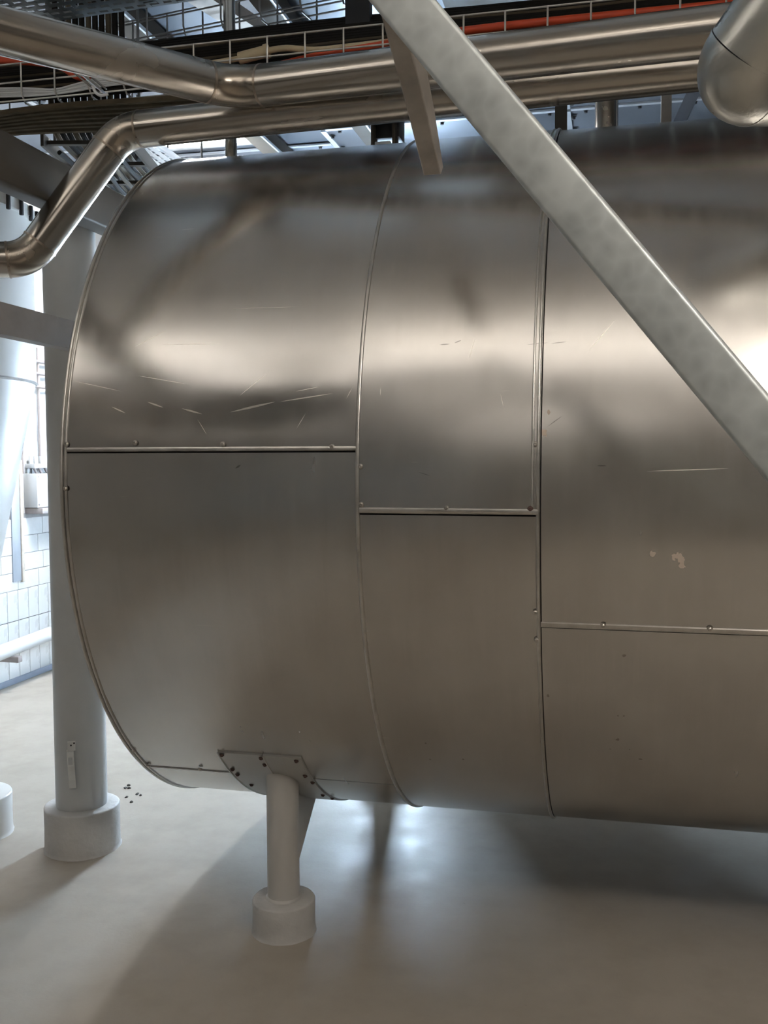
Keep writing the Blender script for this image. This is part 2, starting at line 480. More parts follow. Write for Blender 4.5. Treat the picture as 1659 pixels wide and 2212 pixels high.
# back wall with two daylight windows (hidden behind the tank, they light the hall)
W1 = (-1.85, -1.35, 0.9, 2.1)
W2 = (0.5, 1.5, 0.9, 2.0)
def holed(x0, x1, z0, z1, holes, y0, y1):
    xs = sorted({x0, x1, *[h[0] for h in holes], *[h[1] for h in holes]})
    parts = []
    for a, b in zip(xs[:-1], xs[1:]):
        hs = [h for h in holes if h[0] <= a + 1e-6 and h[1] >= b - 1e-6]
        zz = [z0] + [q for h in hs for q in (h[2], h[3])] + [z1]
        for i in range(0, len(zz), 2): parts.append(box(a, b, y0, y1, zz[i], zz[i + 1]))
    return join(*parts)
struct('wall_back', holed(XL - 0.1, XR, 0, ZC + 0.03, [W1, W2], YB, YB + 0.15), 'backwall', smooth=False)
def window(name, W, mat):
    x0, x1, z0, z1 = W
    wf = struct(name, box(x0, x1, YB + 0.07, YB + 0.08, z0, z1), mat)
    fr = 0.05
    for a in ((x0, x0 + fr, z0, z1), (x1 - fr, x1, z0, z1), (x0 + fr, x1 - fr, z0, z0 + fr), (x0 + fr, x1 - fr, z1 - fr, z1)):
        obj('window_frame', box(a[0], a[1], YB + 0.02, YB + 0.07, a[2], a[3], 0.006), 'grey', wf)
    xm = (x0 + x1) / 2
    obj('mullion', box(xm - 0.02, xm + 0.02, YB + 0.03, YB + 0.07, z0 + fr, z1 - fr, 0.005), 'grey', wf)
window('window_1', W1, 'daylight')
window('window_2', W2, 'daylight_far')
# roof light in the ceiling
RX0, RX1, RY0, RY1 = -2.75, -2.10, 5.00, 5.65
rl_ = struct('window_3', box(RX0, RX1, RY0, RY1, ZC - 0.020, ZC - 0.008), 'skylight')
for a in ((RX0 - 0.05, RX0, RY0 - 0.05, RY1 + 0.05), (RX1, RX1 + 0.05, RY0 - 0.05, RY1 + 0.05), (RX0, RX1, RY0 - 0.05, RY0), (RX0, RX1, RY1, RY1 + 0.05)):
    obj('window_frame', box(a[0], a[1], a[2], a[3], ZC - 0.035, ZC - 0.002, 0.004), 'grey', rl_)

# left wall: tiled base, block courses, plaster above
obj('grout_bed', box(XL - 0.012, XL - 0.003, 4.45, YB, 0.0, 0.602), 'grout', wl)
obj('mortar_bed', box(XL - 0.012, XL - 0.0035, 4.45, YB, 0.602, 1.10), 'joint', wl)
obj('plaster_face', box(XL - 0.012, XL, 4.45, YB, 1.10, ZC), 'plaster', wl)
obj('plaster_face', box(XL - 0.012, XL, YF, 4.45, 0.0, ZC), 'plaster', wl)
proto = None
def piece(name, mesh_proto, loc, mat, parent, dims):
    """shares mesh data between equal pieces; loc = centre"""
    key = (name,) + tuple(round(d, 4) for d in dims)
    if key not in mesh_proto:
        v, f = box(-dims[0]/2, dims[0]/2, -dims[1]/2, dims[1]/2, -dims[2]/2, dims[2]/2, min(0.0025, dims[0] * 0.3))
        me = bpy.data.meshes.new(name); me.from_pydata([tuple(q) for q in v], [], f); me.materials.append(M[mat])
        mesh_proto[key] = me
    o = bpy.data.objects.new(name, mesh_proto[key]); COL.objects.link(o)
    o.parent = parent; o.location = Vector(loc) - wloc(parent)
    return o
MP = {}
gy = 5.473
for j in range(3):
    for i in range(-8, 14):
        y0 = gy + i * 0.1157
        if y0 + 0.1157 > YB: break
        piece('tile', MP, (XL - 0.0005, y0 + 0.0578, 0.0 + 0.2015 * j + 0.1), 'tile', wl, (0.011, 0.1117, 0.1965))
for j in range(4):
    off = 5.89 if j % 2 else 5.832
    for i in range(-6, 5):
        y0 = off + i * 0.236
        if y0 + 0.236 > YB or 5.50 < y0 + 0.118 < 5.0: continue
        piece('block', MP, (XL - 0.0005, y0 + 0.118, 0.602 + 0.1165 * j + 0.058), 'block', wl, (0.009, 0.233, 0.1135))
struct('baseboard_left', box(XL - 0.001, XL + 0.028, 4.0, YB, 0.0, 0.035, 0.006), 'curb')

# ceiling: bolted sheet panels
cols = [(-3.88, -3.10, 0.25), (-3.10, -1.70, 0.51), (-1.70, -0.27, 0.25), (-0.27, 1.10, 0.25), (1.10, 2.5, 0.4), (2.5, 3.9, 0.1), (3.9, 5.5, 0.3)]
bolt_me = None
def bolt_mesh():
    v, f = lathe([(0.0155, 0.0), (0.0155, -0.004), (0.010, -0.004), (0.010, -0.016), (0.006, -0.018)], (0, 0), 8)
    me = bpy.data.meshes.new('bolt'); me.from_pydata(v, [], f); me.materials.append(M['bolt']); return me
bolt_me = bolt_mesh()
for (xa, xb, off) in cols:
    y = 5.4 + off - 10 * 1.15
    while y < YB:
        y0, y1 = max(y, YF), min(y + 1.15, YB)
        if y1 - y0 > 0.05:
            dz = random.uniform(0, 0.008)
            obj('ceiling_panel', box(xa + 0.006, xb - 0.006, y0 + 0.006, y1 - 0.006, ZC + 0.004 + dz, ZC + 0.03, 0.004), 'panel' if y0 > 2.7 else 'panel_lit', ce)
            if y1 > 4.2:
                obj('joint_lath', box(xa + 0.02, xb - 0.02, y0 - 0.016, y0 + 0.016, ZC - 0.004, ZC + 0.004 + dz), 'lath', ce)
                obj('joint_lath', box(xa - 0.016, xa + 0.016, y0 + 0.02, y1 - 0.02, ZC - 0.004, ZC + 0.004 + dz), 'lath', ce)
                for q in range(5):
                    for (bx, by) in ((xa + 0.10 + q * (xb - xa - 0.2) / 4, y0 + 0.03), (xa + 0.03, y0 + 0.12 + q * 0.23)):
                        if by < y1 - 0.02 and -3.7 < bx:
                            o = bpy.data.objects.new('bolt', bolt_me); COL.objects.link(o); o.parent = ce
                            o.location = Vector((bx, by, ZC + 0.002)) - wloc(ce)
        y += 1.15

# hall lamps over the aisle
ZH = 3.02                                    # underside of the pendant lamps
def lamp(x, y, label, L=1.5, wd=0.26, mat='lamp'):
    t = thing('pendant_light', label, 'light', (x, y, ZH), 'fluorescent lamps over the aisle')
    obj('housing', box(x - L/2, x + L/2, y - 0.02, y + 0.02, ZH + 0.053, ZH + 0.10, 0.006), 'housing', t)
    obj('added_uplight', box(x - L/2 + 0.05, x + L/2 - 0.05, y - 0.12, y + 0.12, ZH + 0.047, ZH + 0.052), 'added_uplight', t)  # added glowing sheet that lights the ceiling
    obj('diffuser', box(x - L/2 + 0.02, x + L/2 - 0.02, y - wd/2, y + wd/2, ZH, ZH + 0.045), mat, t)
    for s in (-1, 1):
        obj('end_cap', box(x + s * (L/2 - 0.01) - 0.01, x + s * (L/2 - 0.01) + 0.01, y - wd/2, y + wd/2, ZH - 0.003, ZH + 0.05, 0.004), 'housing', t)
        obj('hanger_rod', tube([(x + s * L * 0.4, y, ZH + 0.1), (x + s * L * 0.4, y, ZC + 0.004)], 0.006, 8), 'wire', t)
lamp(1.48, 0.15, 'bright fluorescent pendant lamp over the right part of the aisle', 1.6, 0.36)
lamp(-0.45, 0.6, 'dim pendant lamp over the middle of the aisle', 1.9, 0.32, 'lamp_dim')
lamp(-2.6, 0.7, 'dim pendant lamp over the left end of the aisle', 1.9, 0.32, 'lamp_dim')
lamp(-0.4, -2.4, 'dim pendant lamp at the rear of the aisle', 1.5, 0.26, 'lamp_dim')

# ================================================================== the tank
X1, X2, X3, XE = -1.451, -0.621, -0.170, 3.3
tank = thing('storage_tank', 'large horizontal stainless steel clad tank filling the middle of the hall', 'tank', (0.9, TY, 0.0))
def tp(x, tdeg, R): a = math.radians(tdeg); return Vector((x, TY + R * math.cos(a), TZ + R * math.sin(a)))
def sheet(x0, x1, t0, t1, R, nx, nt, dent=None, lip=0.006):
    V, Fc = [], []
    xs = [x0 + (x1 - x0) * i / nx for i in range(nx + 1)]; ts = [t0 + (t1 - t0) * j / nt for j in range(nt + 1)]
    for j, tt in enumerate(ts):
        for i, x in enumerate(xs):
            V.append(tp(x, tt, R + (dent(x, tt) if dent else 0)))
    for j in range(nt):
        for i in range(nx):
            a = j * (nx + 1) + i
            Fc.append([a, a + 1, a + nx + 2, a + nx + 1])
    # folded-in edges
    border = [i for i in range(nx + 1)] + [j * (nx + 1) + nx for j in range(1, nt + 1)] + [nt * (nx + 1) + i for i in range(nx - 1, -1, -1)] + [j * (nx + 1) for j in range(nt - 1, 0, -1)]
    base = len(V)
    for b in border:
        j, i = divmod(b, nx + 1); V.append(tp(xs[i], ts[j], R - lip))
    n = len(border)
    for q in range(n): Fc.append([border[q], border[(q + 1) % n], base + (q + 1) % n, base + q])
    return V, Fc
def G(x, t, cx, ct, sx, st): return math.exp(-((x - cx) / sx)**2 - ((t - ct) / st)**2)
S1, S2, S3, SB = 174.81, 182.54, 196.73, 231.9
def dentA(x, t):
    edge = min(1.0, (x - X1) / 0.05, (X2 - x) / 0.05)
    d = -0.0050 * G(x, t, -1.05, 170.8 + 0.9 * math.sin(4.5 * x), 0.42, 2.2) + 0.0030 * G(x, t, -0.82, 167.5, 0.22, 2.6) - 0.0020 * G(x, t, -1.30, 168.0, 0.15, 2.2)
    d += -0.005 * G(x, t, -0.92, 150.5, 0.26, 7.0) + 0.0012 * math.sin(x * 9) * G(x, t, -1.0, 160, 0.4, 10)
    return d * max(edge, 0)
def dentA2(x, t): return 0.0022 * G(x, t, -1.15, 190, 0.2, 9) - 0.002 * G(x, t, -1.3, 183, 0.12, 8)
def dentB(x, t): return -0.0018 * G(x, t, -0.40, 168, 0.16, 3.0) + 0.0012 * G(x, t, -0.42, 176, 0.2, 3.0)
def dentC(x, t): return 0.002 * G(x, t, 0.15, 186, 0.3, 4) - 0.0015 * G(x, t, 0.1, 190, 0.25, 5)
core_v, core_f = [], []
for x in (X1 + 0.012, XE):
    core_v += [tp(x, 360 * j / 96, TR - 0.012) for j in range(96)]
for j in range(96): core_f.append([j, (j + 1) % 96, 96 + (j + 1) % 96, 96 + j])
core_f += [list(range(96))[::-1], list(range(96, 192))]
obj('tank_shell', (core_v, core_f), 'core', tank)
RB = TR + 0.003
for (x0, x1, t0, t1, R, nx, nt, dn) in (
        (X1, X2 - 0.0075, 30, S1, TR, 70, 200, dentA), (X1, X2 - 0.0075, S1 + 0.55, SB, TR - 0.001, 40, 70, dentA2), (X1, X2, SB, 300, TR, 20, 50, None), (X1, X2, 300, 390, TR, 6, 40, None),
        (X2, X3, 30, S2, RB, 30, 180, dentB), (X2, X3, S2 + 0.6, 300, TR + 0.001, 24, 100, None), (X2, X3, 300, 390, TR, 6, 40, None),
        (X3 + 0.003, 1.2, 30, S3, TR, 40, 180, dentC), (X3 + 0.002, 1.2, S3 + 0.55, 300, TR - 0.001, 30, 100, None), (X3, 1.2, 300, 390, TR, 6, 40, None),
        (1.2, XE, 30, 210, TR, 20, 120, None), (1.2, XE, 210, 390, TR, 20, 100, None)):
    obj('cladding_panel', sheet(x0, x1, t0, t1, R, nx, nt, dn), 'tank', tank, flat_angle=50)
# dished end caps
for xe, sgn in ((X1 + 0.004, -1), (XE, 1)):
    V, Fc = [], []
    rr = [(1.0 - i / 10) for i in range(10)]
    for q in rr:
        dx = 0.16 * (1 - q * q)**0.5 if q < 1 else 0
        V += [tp(xe + sgn * dx * 0.6, 360 * j / 72, (TR - 0.004) * q) for j in range(72)]
    for i in range(9):
        for j in range(72): Fc.append([i * 72 + j, i * 72 + (j + 1) % 72, (i + 1) * 72 + (j + 1) % 72, (i + 1) * 72 + j])
    V.append(Vector((xe + sgn * 0.096, TY, TZ))); k = len(V) - 1
    for j in range(72): Fc.append([9 * 72 + j, 9 * 72 + (j + 1) % 72, k])
    obj('end_cap', (V, Fc), 'bead', tank)
# joint beads: profile (dx, dr) swept round the tank or along it
def ring_bead(x, t0, t1, prof, R, n=400):
    V, Fc = [], []; k = len(prof)
    for j in range(n + 1):
        tt = t0 + (t1 - t0) * j / n
        for dx, dr in prof: V.append(tp(x + dx, tt, R + dr))
    for j in range(n):
        for i in range(k - 1): Fc.append([j * k + i, j * k + i + 1, (j + 1) * k + i + 1, (j + 1) * k + i])
    return V, Fc
def long_bead(x0, x1, t, prof, R, n=12):
    V, Fc = [], []; k = len(prof)
    for j in range(n + 1):
        x = x0 + (x1 - x0) * j / n
        for da, dr in prof: V.append(tp(x, t + math.degrees(da / TR), R + dr))
    for j in range(n):
        for i in range(k - 1): Fc.append([j * k + i, j * k + i + 1, (j + 1) * k + i + 1, (j + 1) * k + i])
    return V, Fc
def half(wd, h, c=0.0, n=6): return [(c + wd / 2 * math.cos(math.pi - math.pi * i / n), h * math.sin(math.pi * i / n) - 0.001 * (i in (0, n))) for i in range(n + 1)]
obj('rim_bead', ring_bead(X1 + 0.004, 30, 390, half(0.010, 0.006), TR), 'bead', tank)
obj('rim_bead', ring_bead(X1 + 0.016, 30, 390, half(0.008, 0.004), TR), 'bead', tank)
obj('joint_bead', ring_bead(X2 - 0.001, 30, 300, half(0.011, 0.005), TR + 0.002), 'bead', tank)
obj('joint_bead', ring_bead(X3 - 0.005, 30, 300, half(0.009, 0.0055), TR + 0.002), 'bead', tank)
obj('joint_bead', ring_bead(X3 - 0.018, 30, S2, half(0.007, 0.0035), TR + 0.003), 'bead', tank)
obj('joint_bead', ring_bead(1.2, 30, 300, half(0.010, 0.005), TR + 0.001), 'bead', tank)
obj('seam_strip', long_bead(X1 + 0.022, X2 - 0.004, S1, [(-0.005, -0.001), (-0.004, 0.004), (0.0, 0.006), (0.005, 0.005), (0.007, 0.002), (0.007, -0.002)], TR), 'bead', tank)
obj('seam_strip', long_bead(X2 + 0.004, X3 - 0.004, S2, [(-0.007, -0.001), (-0.006, 0.005), (0.0, 0.007), (0.006, 0.005), (0.008, 0.002), (0.008, -0.002)], TR + 0.002), 'bead', tank)
obj('seam_strip', long_bead(X3 + 0.001, 1.2, S3, [(-0.006, -0.001), (-0.005, 0.005), (0.0, 0.006), (0.006, 0.005), (0.008, 0.002), (0.008, -0.002)], TR), 'bead', tank)
obj('seam_strip', long_bead(X1 + 0.022, -1.146, SB, [(-0.003, -0.001), (-0.003, 0.002), (0.003, 0.002), (0.003, -0.002)], TR), 'bead', tank)
# collar plates round the leg
cpl = obj('collar_plate', sheet(-1.1465, -1.004, 224.1, 268, TR + 0.004, 10, 30), 'collar', tank)
cpr = obj('collar_plate', sheet(-1.002, -0.884, 224.1, 268, TR + 0.005, 10, 30), 'collar', tank)
obj('collar_bead', ring_bead(-1.003, 224.2, 230, half(0.006, 0.003), TR + 0.005, 10), 'bead', tank)
obj('collar_bead', ring_bead(-1.1465, 224.2, 262, half(0.006, 0.003), TR + 0.004, 40), 'bead', tank)
# screws
def screw_mesh(name, mat):
    prof = [(0.0074, 0.0), (0.0074, 0.0016), (0.0052, 0.002), (0.0050, 0.0045), (0.0036, 0.0058), (0.0016, 0.0058), (0.0010, 0.0040)]
    k = 12; V, Fc = [], []
    for j in range(k):
        a = 2 * math.pi * j / k
        for r, h in prof: V.append((r * math.cos(a), -h, r * math.sin(a)))
    n = len(prof)
    for j in range(k):
        for i in range(n - 1): Fc.append([j * n + i, ((j + 1) % k) * n + i, ((j + 1) % k) * n + i + 1, j * n + i + 1])
    Fc.append([j * n + n - 1 for j in range(k)])
    me = bpy.data.meshes.new(name); me.from_pydata(V, [], Fc); me.materials.append(M[mat]); return me
sm, sd = screw_mesh('screw', 'screw'), screw_mesh('screw_rusty', 'screw_dark')
screws = [(145, 960), (293, 957), (482, 960), (718, 966), (143, 1055), (779, 1008), (781, 1090), (965, 1098), (1157, 960), (1157, 1321), (1160, 1380), (1303, 1350), (1533, 1357),
          (289, 1620), (321, 1651), (433, 1658)]
dark_screws = [(1146, 1099), (480, 1627), (503, 1658), (514, 1669), (544, 1691), (565, 1634), (573, 1648), (641, 1640), (676, 1686), (698, 1713), (718, 1720), (660, 1672)]
for lst, me, dr in ((screws, sm, 0.003), (dark_screws, sd, 0.0055)):
    for (u, v) in lst:
        x, tt = on_tank(u, v)
        o = bpy.data.objects.new('screw', me); COL.objects.link(o); o.parent = tank if me is sm or u > 1000 else (cpl if x < -1.003 else cpr)
        o.location = tp(x, tt, TR + dr) - wloc(tank)
        o.rotation_euler = (math.radians(tt - 180), 0, 0)
# legs with gussets
LX, LY, LR = -0.990, 2.809, 0.0502
def leg(x, y, label):
    back = 1 if y < TY else -1
    top = TZ - math.sqrt(TR**2 - (y - TY)**2) + 0.10
    lg = obj('leg', tube([(x, y, 0.10), (x, y, 0.3), (x, y, top)], LR, 36), 'leg', tank)
    # gusset plate behind the leg, square to the tank axis
    a = []
    y_top = y + back * 0.325
    zt = TZ - math.sqrt(TR**2 - (y_top - TY)**2)
    prof = [(y + back * 0.03, 0.112), (y + back * 0.056, 0.112), (y_top, zt - 0.0), (y_top, zt + 0.03), (y + back * 0.03, zt + 0.12)]
    V = [(x + s * 0.007, py, pz) for s in (-1, 1) for (py, pz) in prof]; n = len(prof)
    Fc = [list(range(n)), list(range(n, 2 * n))[::-1]] + [[i, (i + 1) % n, n + (i + 1) % n, n + i] for i in range(n)]
    obj('gusset', (V, Fc), 'leg', lg, smooth=False)
    obj('foot_weld', lathe([(LR + 0.008, 0.100), (LR + 0.006, 0.108), (LR, 0.114)], (x, y), 36), 'leg', lg)
for (x, y) in ((LX, LY), (LX, 2 * TY - LY), (2.2, LY), (2.2, 2 * TY - LY)): leg(x, y, '')
def pedestal(x, y, r, h, label, seed, mat='concrete', group=None):
    rnd = random.Random(seed)
    prof = [(r + 0.003, 0.0), (r + 0.001, 0.006), (r, 0.014), (r - 0.001, h * 0.5), (r, h - 0.006), (r - 0.002, h - 0.002), (r - 0.006, h), (r * 0.55, h + 0.002)]
    V, Fc = lathe(prof, (x, y), 48)
    V2 = []
    n = len(prof)
    for i, q in enumerate(V):
        a = (i // n) / 48 * 2 * math.pi
        wv = 1 + 0.006 * math.sin(3 * a + seed) + 0.004 * math.sin(7 * a + 2 * seed)
        if i % n == 0: wv += rnd.uniform(-0.004, 0.018)
        V2.append((x + (q[0] - x) * wv, y + (q[1] - y) * wv, q[2]))
    return tag(obj('concrete_pedestal', (V2, Fc), mat), label, 'pedestal', group)
pedestal(LX, LY, 0.098, 0.105, 'short round grey concrete pedestal under the slim tank leg', 1)
pedestal(LX, 2 * TY - LY, 0.098, 0.105, 'round grey concrete pedestal under the rear tank leg', 2)
pedestal(2.2, LY, 0.098, 0.105, 'round grey concrete pedestal under the right front tank leg', 3)
pedestal(2.2, 2 * TY - LY, 0.098, 0.105, 'round grey concrete pedestal under the right rear tank leg', 4)

# dark duct added over the tank to keep bright ceiling out of its reflections
dk = thing('added_duct', 'broad dark duct added behind the wire basket tray to darken the tank reflections', 'duct', (1.3, 3.75, 3.12))
obj('trough', box(-0.62, 3.2, 3.38, 4.10, 3.12, 3.20, 0.006), 'darkbeam', dk)
for x in (-0.4, 0.8, 2.0, 3.0):
    for y in (3.45, 4.03):
        obj('hanger_rod', tube([(x, y, 3.19), (x, y, ZC + 0.004)], 0.007, 8), 'wire', dk)

# unseen upright vessel added behind the tank to shade the floor under it
vs_ = thing('added_vessel', 'unseen upright vessel added behind the large tank to shade the floor', 'vessel', (-0.88, 5.5, 0.0))
obj('body', lathe([(0.20, 0.16), (0.22, 0.2), (0.22, 1.7), (0.18, 1.82), (0.06, 1.88)], (-0.88, 5.5), 48), 'alu', vs_)
for a in (30, 150, 270):
    px, py = -0.88 + 0.16 * math.cos(math.radians(a)), 5.5 + 0.16 * math.sin(math.radians(a))
    obj('leg', tube([(px, py, 0.0), (px, py, 0.2)], 0.03, 16), 'leg', vs_)

# ================================================================== left column on its pedestal
CX, CY, CR = -1.953, 3.257, 0.0945
pedestal(CX, CY, 0.139, 0.165, 'wide round grey concrete pedestal under the tall grey column', 5)
col = thing('support_column', 'tall round grey painted steel column beside the tank end', 'column', (CX, CY, 0.165))
obj('shaft', tube([(CX, CY, 0.165), (CX, CY, 1.2), (CX, CY, at_x(0, 330, -1.76).z)], CR, 48), 'grey', col)
# earthing strap with clamp on the column face
dirc = (Vector((CAM.x, CAM.y, 0)) - Vector((CX, CY, 0))).normalized()
side = Vector((-dirc.y, dirc.x, 0))
def on_col(u, v, out):
    P = at_depth(u, v, 3.42); base = Vector((CX, CY, 0)) 
    s = (P - base).dot(side)
    q = base + side * s + dirc * (math.sqrt(max(CR**2 - s * s, 0)) + out); q.z = P.z
    return q
def strap(u0, v0, u1, v1, wd, th, name, mat='grey', bow=0.0, parent=None):
    a, b = on_col(u0, v0, th / 2), on_col(u1, v1, th / 2)
    pts = [a + (b - a) * i / 8 + dirc * bow * math.sin(math.pi * i / 8) for i in range(9)]
    V, Fc = [], []
    for p in pts:
        for (s, d) in ((-1, -1), (1, -1), (1, 1), (-1, 1)): V.append(p + side * s * wd / 2 + dirc * d * th / 2)
    for i in range(8):
        for j in range(4): Fc.append([i * 4 + j, i * 4 + (j + 1) % 4, i * 4 + 4 + (j + 1) % 4, i * 4 + 4 + j])
    Fc += [[0, 1, 2, 3], [32, 33, 34, 35]]
    return obj(name, (V, Fc), mat, parent or col, smooth=False)
st = strap(151, 1650, 157, 1738, 0.024, 0.010, 'strap', 'housing', bow=0.022)
clp = strap(154, 1630, 154, 1650, 0.028, 0.018, 'clamp', 'housing')
strap(151, 1664, 152, 1680, 0.015, 0.030, 'buckle', parent=st)
for (u, v) in ((153, 1637), (160, 1632)):
    p = on_col(u, v, 0.017)
    obj('hole', tube([p, p + dirc * 0.004], 0.003, 10), 'bolt', clp)

# ================================================================== white hopper silo at far left
SX, SYY, SR = -3.02, 3.62, 0.66
# put the right-hand tangent of the drum on the sight line u = 80
d = ray(80, 838); dh = Vector((d.x, d.y, 0)).normalized(); nrm = Vector((-dh.y, dh.x, 0))
cen = dh * 4.35 + nrm * SR
SX, SYY = cen.x, cen.y
dep = Vector((SX, SYY)).length
zr = (at_depth(80, 838, 4.3)).z
zt = (at_depth(80, 512, 4.3)).z
silo = thing('hopper_silo', 'white conical hopper silo standing at the left edge behind the column', 'silo', (SX, SYY, 0.55))
obj('drum', lathe([(SR - 0.02, zr), (SR, zr), (SR, zr + 0.2), (SR, zt - 0.03), (SR, zt)], (SX, SYY), 96), 'silo', silo)
slope = 0.185 / 0.845
zc0 = 0.55
obj('cone', lathe([(SR - slope * (zr - zc0), zc0), (SR - slope * (zr - 1.0), 1.0), (SR - 0.004, zr - 0.002)], (SX, SYY), 96), 'silo', silo)
obj('rim', lathe([(SR, zr - 0.006), (SR + 0.006, zr), (SR, zr + 0.006)], (SX, SYY), 96), 'rim', silo)
lfl = obj('lid_flange', lathe([(SR - 0.01, zt - 0.02), (SR + 0.02, zt - 0.02), (SR + 0.02, zt + 0.02), (SR - 0.01, zt + 0.03)], (SX, SYY), 96), 'silo', silo)
for k in range(46):
    a = 2 * math.pi * k / 46
    cx, cy = SX + (SR + 0.024) * math.cos(a), SYY + (SR + 0.024) * math.sin(a)
    if cx < XL + 0.05: continue
    obj('clip', box(cx - 0.007, cx + 0.007, cy - 0.007, cy + 0.007, zt - 0.038, zt + 0.022, 0.003), 'bolt', lfl)
lx, ly = at_z(-62, 1800, 0).x, at_z(-62, 1800, 0).y
obj('leg', tube([(lx, ly, 0.16), (lx, ly, 0.9), (lx, ly, 1.55)], 0.09, 32), 'silo', silo)
pedestal(lx, ly, 0.155, 0.16, 'white round pedestal cut by the left picture edge', 6, 'silo')

# ================================================================== left side wall fittings
cab = thing('electrical_cabinet', 'white electrical cabinet on the left wall with cable bar above', 'cabinet', (XL + 0.05, 5.84, 1.10))
cbd = obj('body', box(XL, XL + 0.10, 5.69, 6.05, 1.135, 1.36, 0.004), 'cabinet', cab)
obj('mounting_rail', box(XL, XL + 0.13, 5.70, 6.05, 1.095, 1.132, 0.003), 'bracket', cab)
obj('cable_bar', box(XL + 0.01, XL + 0.08, 5.70, 6.05, 1.395, 1.425, 0.003), 'cabinet', cab)
for y in (5.745, 5.80, 5.87):
    obj('tab', box(XL + 0.02, XL + 0.03, y - 0.022, y + 0.022, 1.425, 1.475, 0.002), 'cabinet', cab)
    obj('cable_gland', tube([(XL + 0.045, y, 1.396), (XL + 0.05, y + 0.01, 1.375), (XL + 0.055, y + 0.02, 1.358)], 0.009, 10), 'bracket', cab)
for (y, z) in ((5.71, 1.34), (5.71, 1.155), (5.93, 1.34)):
    obj('lid_screw', tube([(XL + 0.099, y, z), (XL + 0.104, y, z)], 0.006, 10), 'bracket', cbd)
hat = thing('wall_hatch', 'tall narrow grey hatch with beige edge in the white block wall', 'hatch', (XL, 5.6, 0.65))
obj('leaf', box(XL - 0.002, XL + 0.012, 5.535, 5.625, 0.66, 1.45, 0.003), 'hatch', hat)
obj('edge_strip', box(XL - 0.002, XL + 0.02, 5.625, 5.655, 0.65, 1.45, 0.004), 'frame_beige', hat)
for i, (y, z0, z1) in enumerate(((5.86, 1.475, 2.20), (5.66, 1.36, 2.0))):
    c = obj('wall_conduit', tube([(XL + 0.02, y, z0), (XL + 0.02, y, z1)], 0.009, 12), 'bracket')
    tag(c, ('thin vertical conduit rising from the white cabinet', 'thin vertical conduit on the wall beside the hopper cone')[i], 'conduit', 'conduits on the left wall')
for i, z in enumerate((2.10, 2.02, 1.93)):
    c = obj('wall_conduit', tube([(XL + 0.03, 5.6, z + 0.01), (XL + 0.03, 6.4, z), (XL + 0.03, 6.9, z)], 0.012 - 0.002 * i, 12), 'bracket')
    tag(c, ('topmost horizontal conduit high on the white wall', 'middle horizontal conduit high on the white wall', 'lowest horizontal conduit high on the white wall')[i], 'conduit', 'conduits on the left wall')
rl = thing('guard_rail', 'grey tubular guard rail low on the white tiled wall', 'rail', (-3.66, 5.6, 0.2))
obj('tube', tube([(-3.65, 4.3, 0.235), (-3.65, 5.2, 0.272), (-3.65, 6.9, 0.335)], 0.046, 28), 'grey', rl)
for y in (5.30, 6.6):
    obj('bracket', box(XL, -3.58, y - 0.022, y + 0.022, 0.195, 0.232, 0.003), 'bracket', rl)

# ================================================================== beams running away beside the tank end
zb = at_x(0, 330, -1.76).z
bb = thing('box_beam', 'dark rectangular steel beam crossing in front of the grey column top', 'beam', (-1.80, 4.0, zb - 0.075))
obj('body', sweep([(-1.805, -1.5, zb + 0.04), (-1.805, 2.5, zb), (-1.805, 3.75, zb - 0.01)], rprof(0.15, 0.085, 0.008)), 'boxbeam', bb)
zc = at_x(0, 690, -1.70).z
ch = thing('channel_beam', 'brown-grey steel channel running behind the tank rim at the left', 'beam', (-1.70, 3.5, zc - 0.045))
CP = [(-0.045, 0.02), (-0.045, -0.028), (-0.036, -0.028), (-0.036, 0.004), (0.045, 0.004), (0.045, 0.02)]
obj('body', sweep([(-1.70, -1.5, zc + 0.06), (-1.70, 2.5, zc), (-1.70, 3.6, zc - 0.015)], [(a, b) for a, b in CP]), 'channel', ch)

# ================================================================== the two stainless pipes above the tank
PR = 0.057
pipe_thing('overhead_pipe', 'upper polished steel pipe bending up to the left above the tank',
           [at_depth(508, 192, 2.90).lerp(at_depth(-120, 36, 2.36), 2.0), at_depth(508, 192, 2.90), at_depth(1900, 24, 2.20)], 0.059, 0.15)
pipe_thing('overhead_pipe', 'lower polished steel pipe with two elbows dropping beside the tank end',
           [at_depth(62, 560, 3.10).lerp(at_depth(-150, 566, 3.02), 5.6), at_depth(62, 560, 3.10), at_depth(262, 283, 3.12), at_depth(1900, 108, 2.52)], PR, 0.13)
# big clad elbow at upper right
pb = [at_depth(1950, -330, 1.75), at_depth(1578, 172, 2.05), at_depth(1960, 182, 2.25)]
pt = pipe_thing('clad_pipe', 'thick aluminium clad pipe with a wrinkled elbow at the upper right corner', pb, 0.092, 0.045, ('alu', 'alu', 'alu'), weld=True)

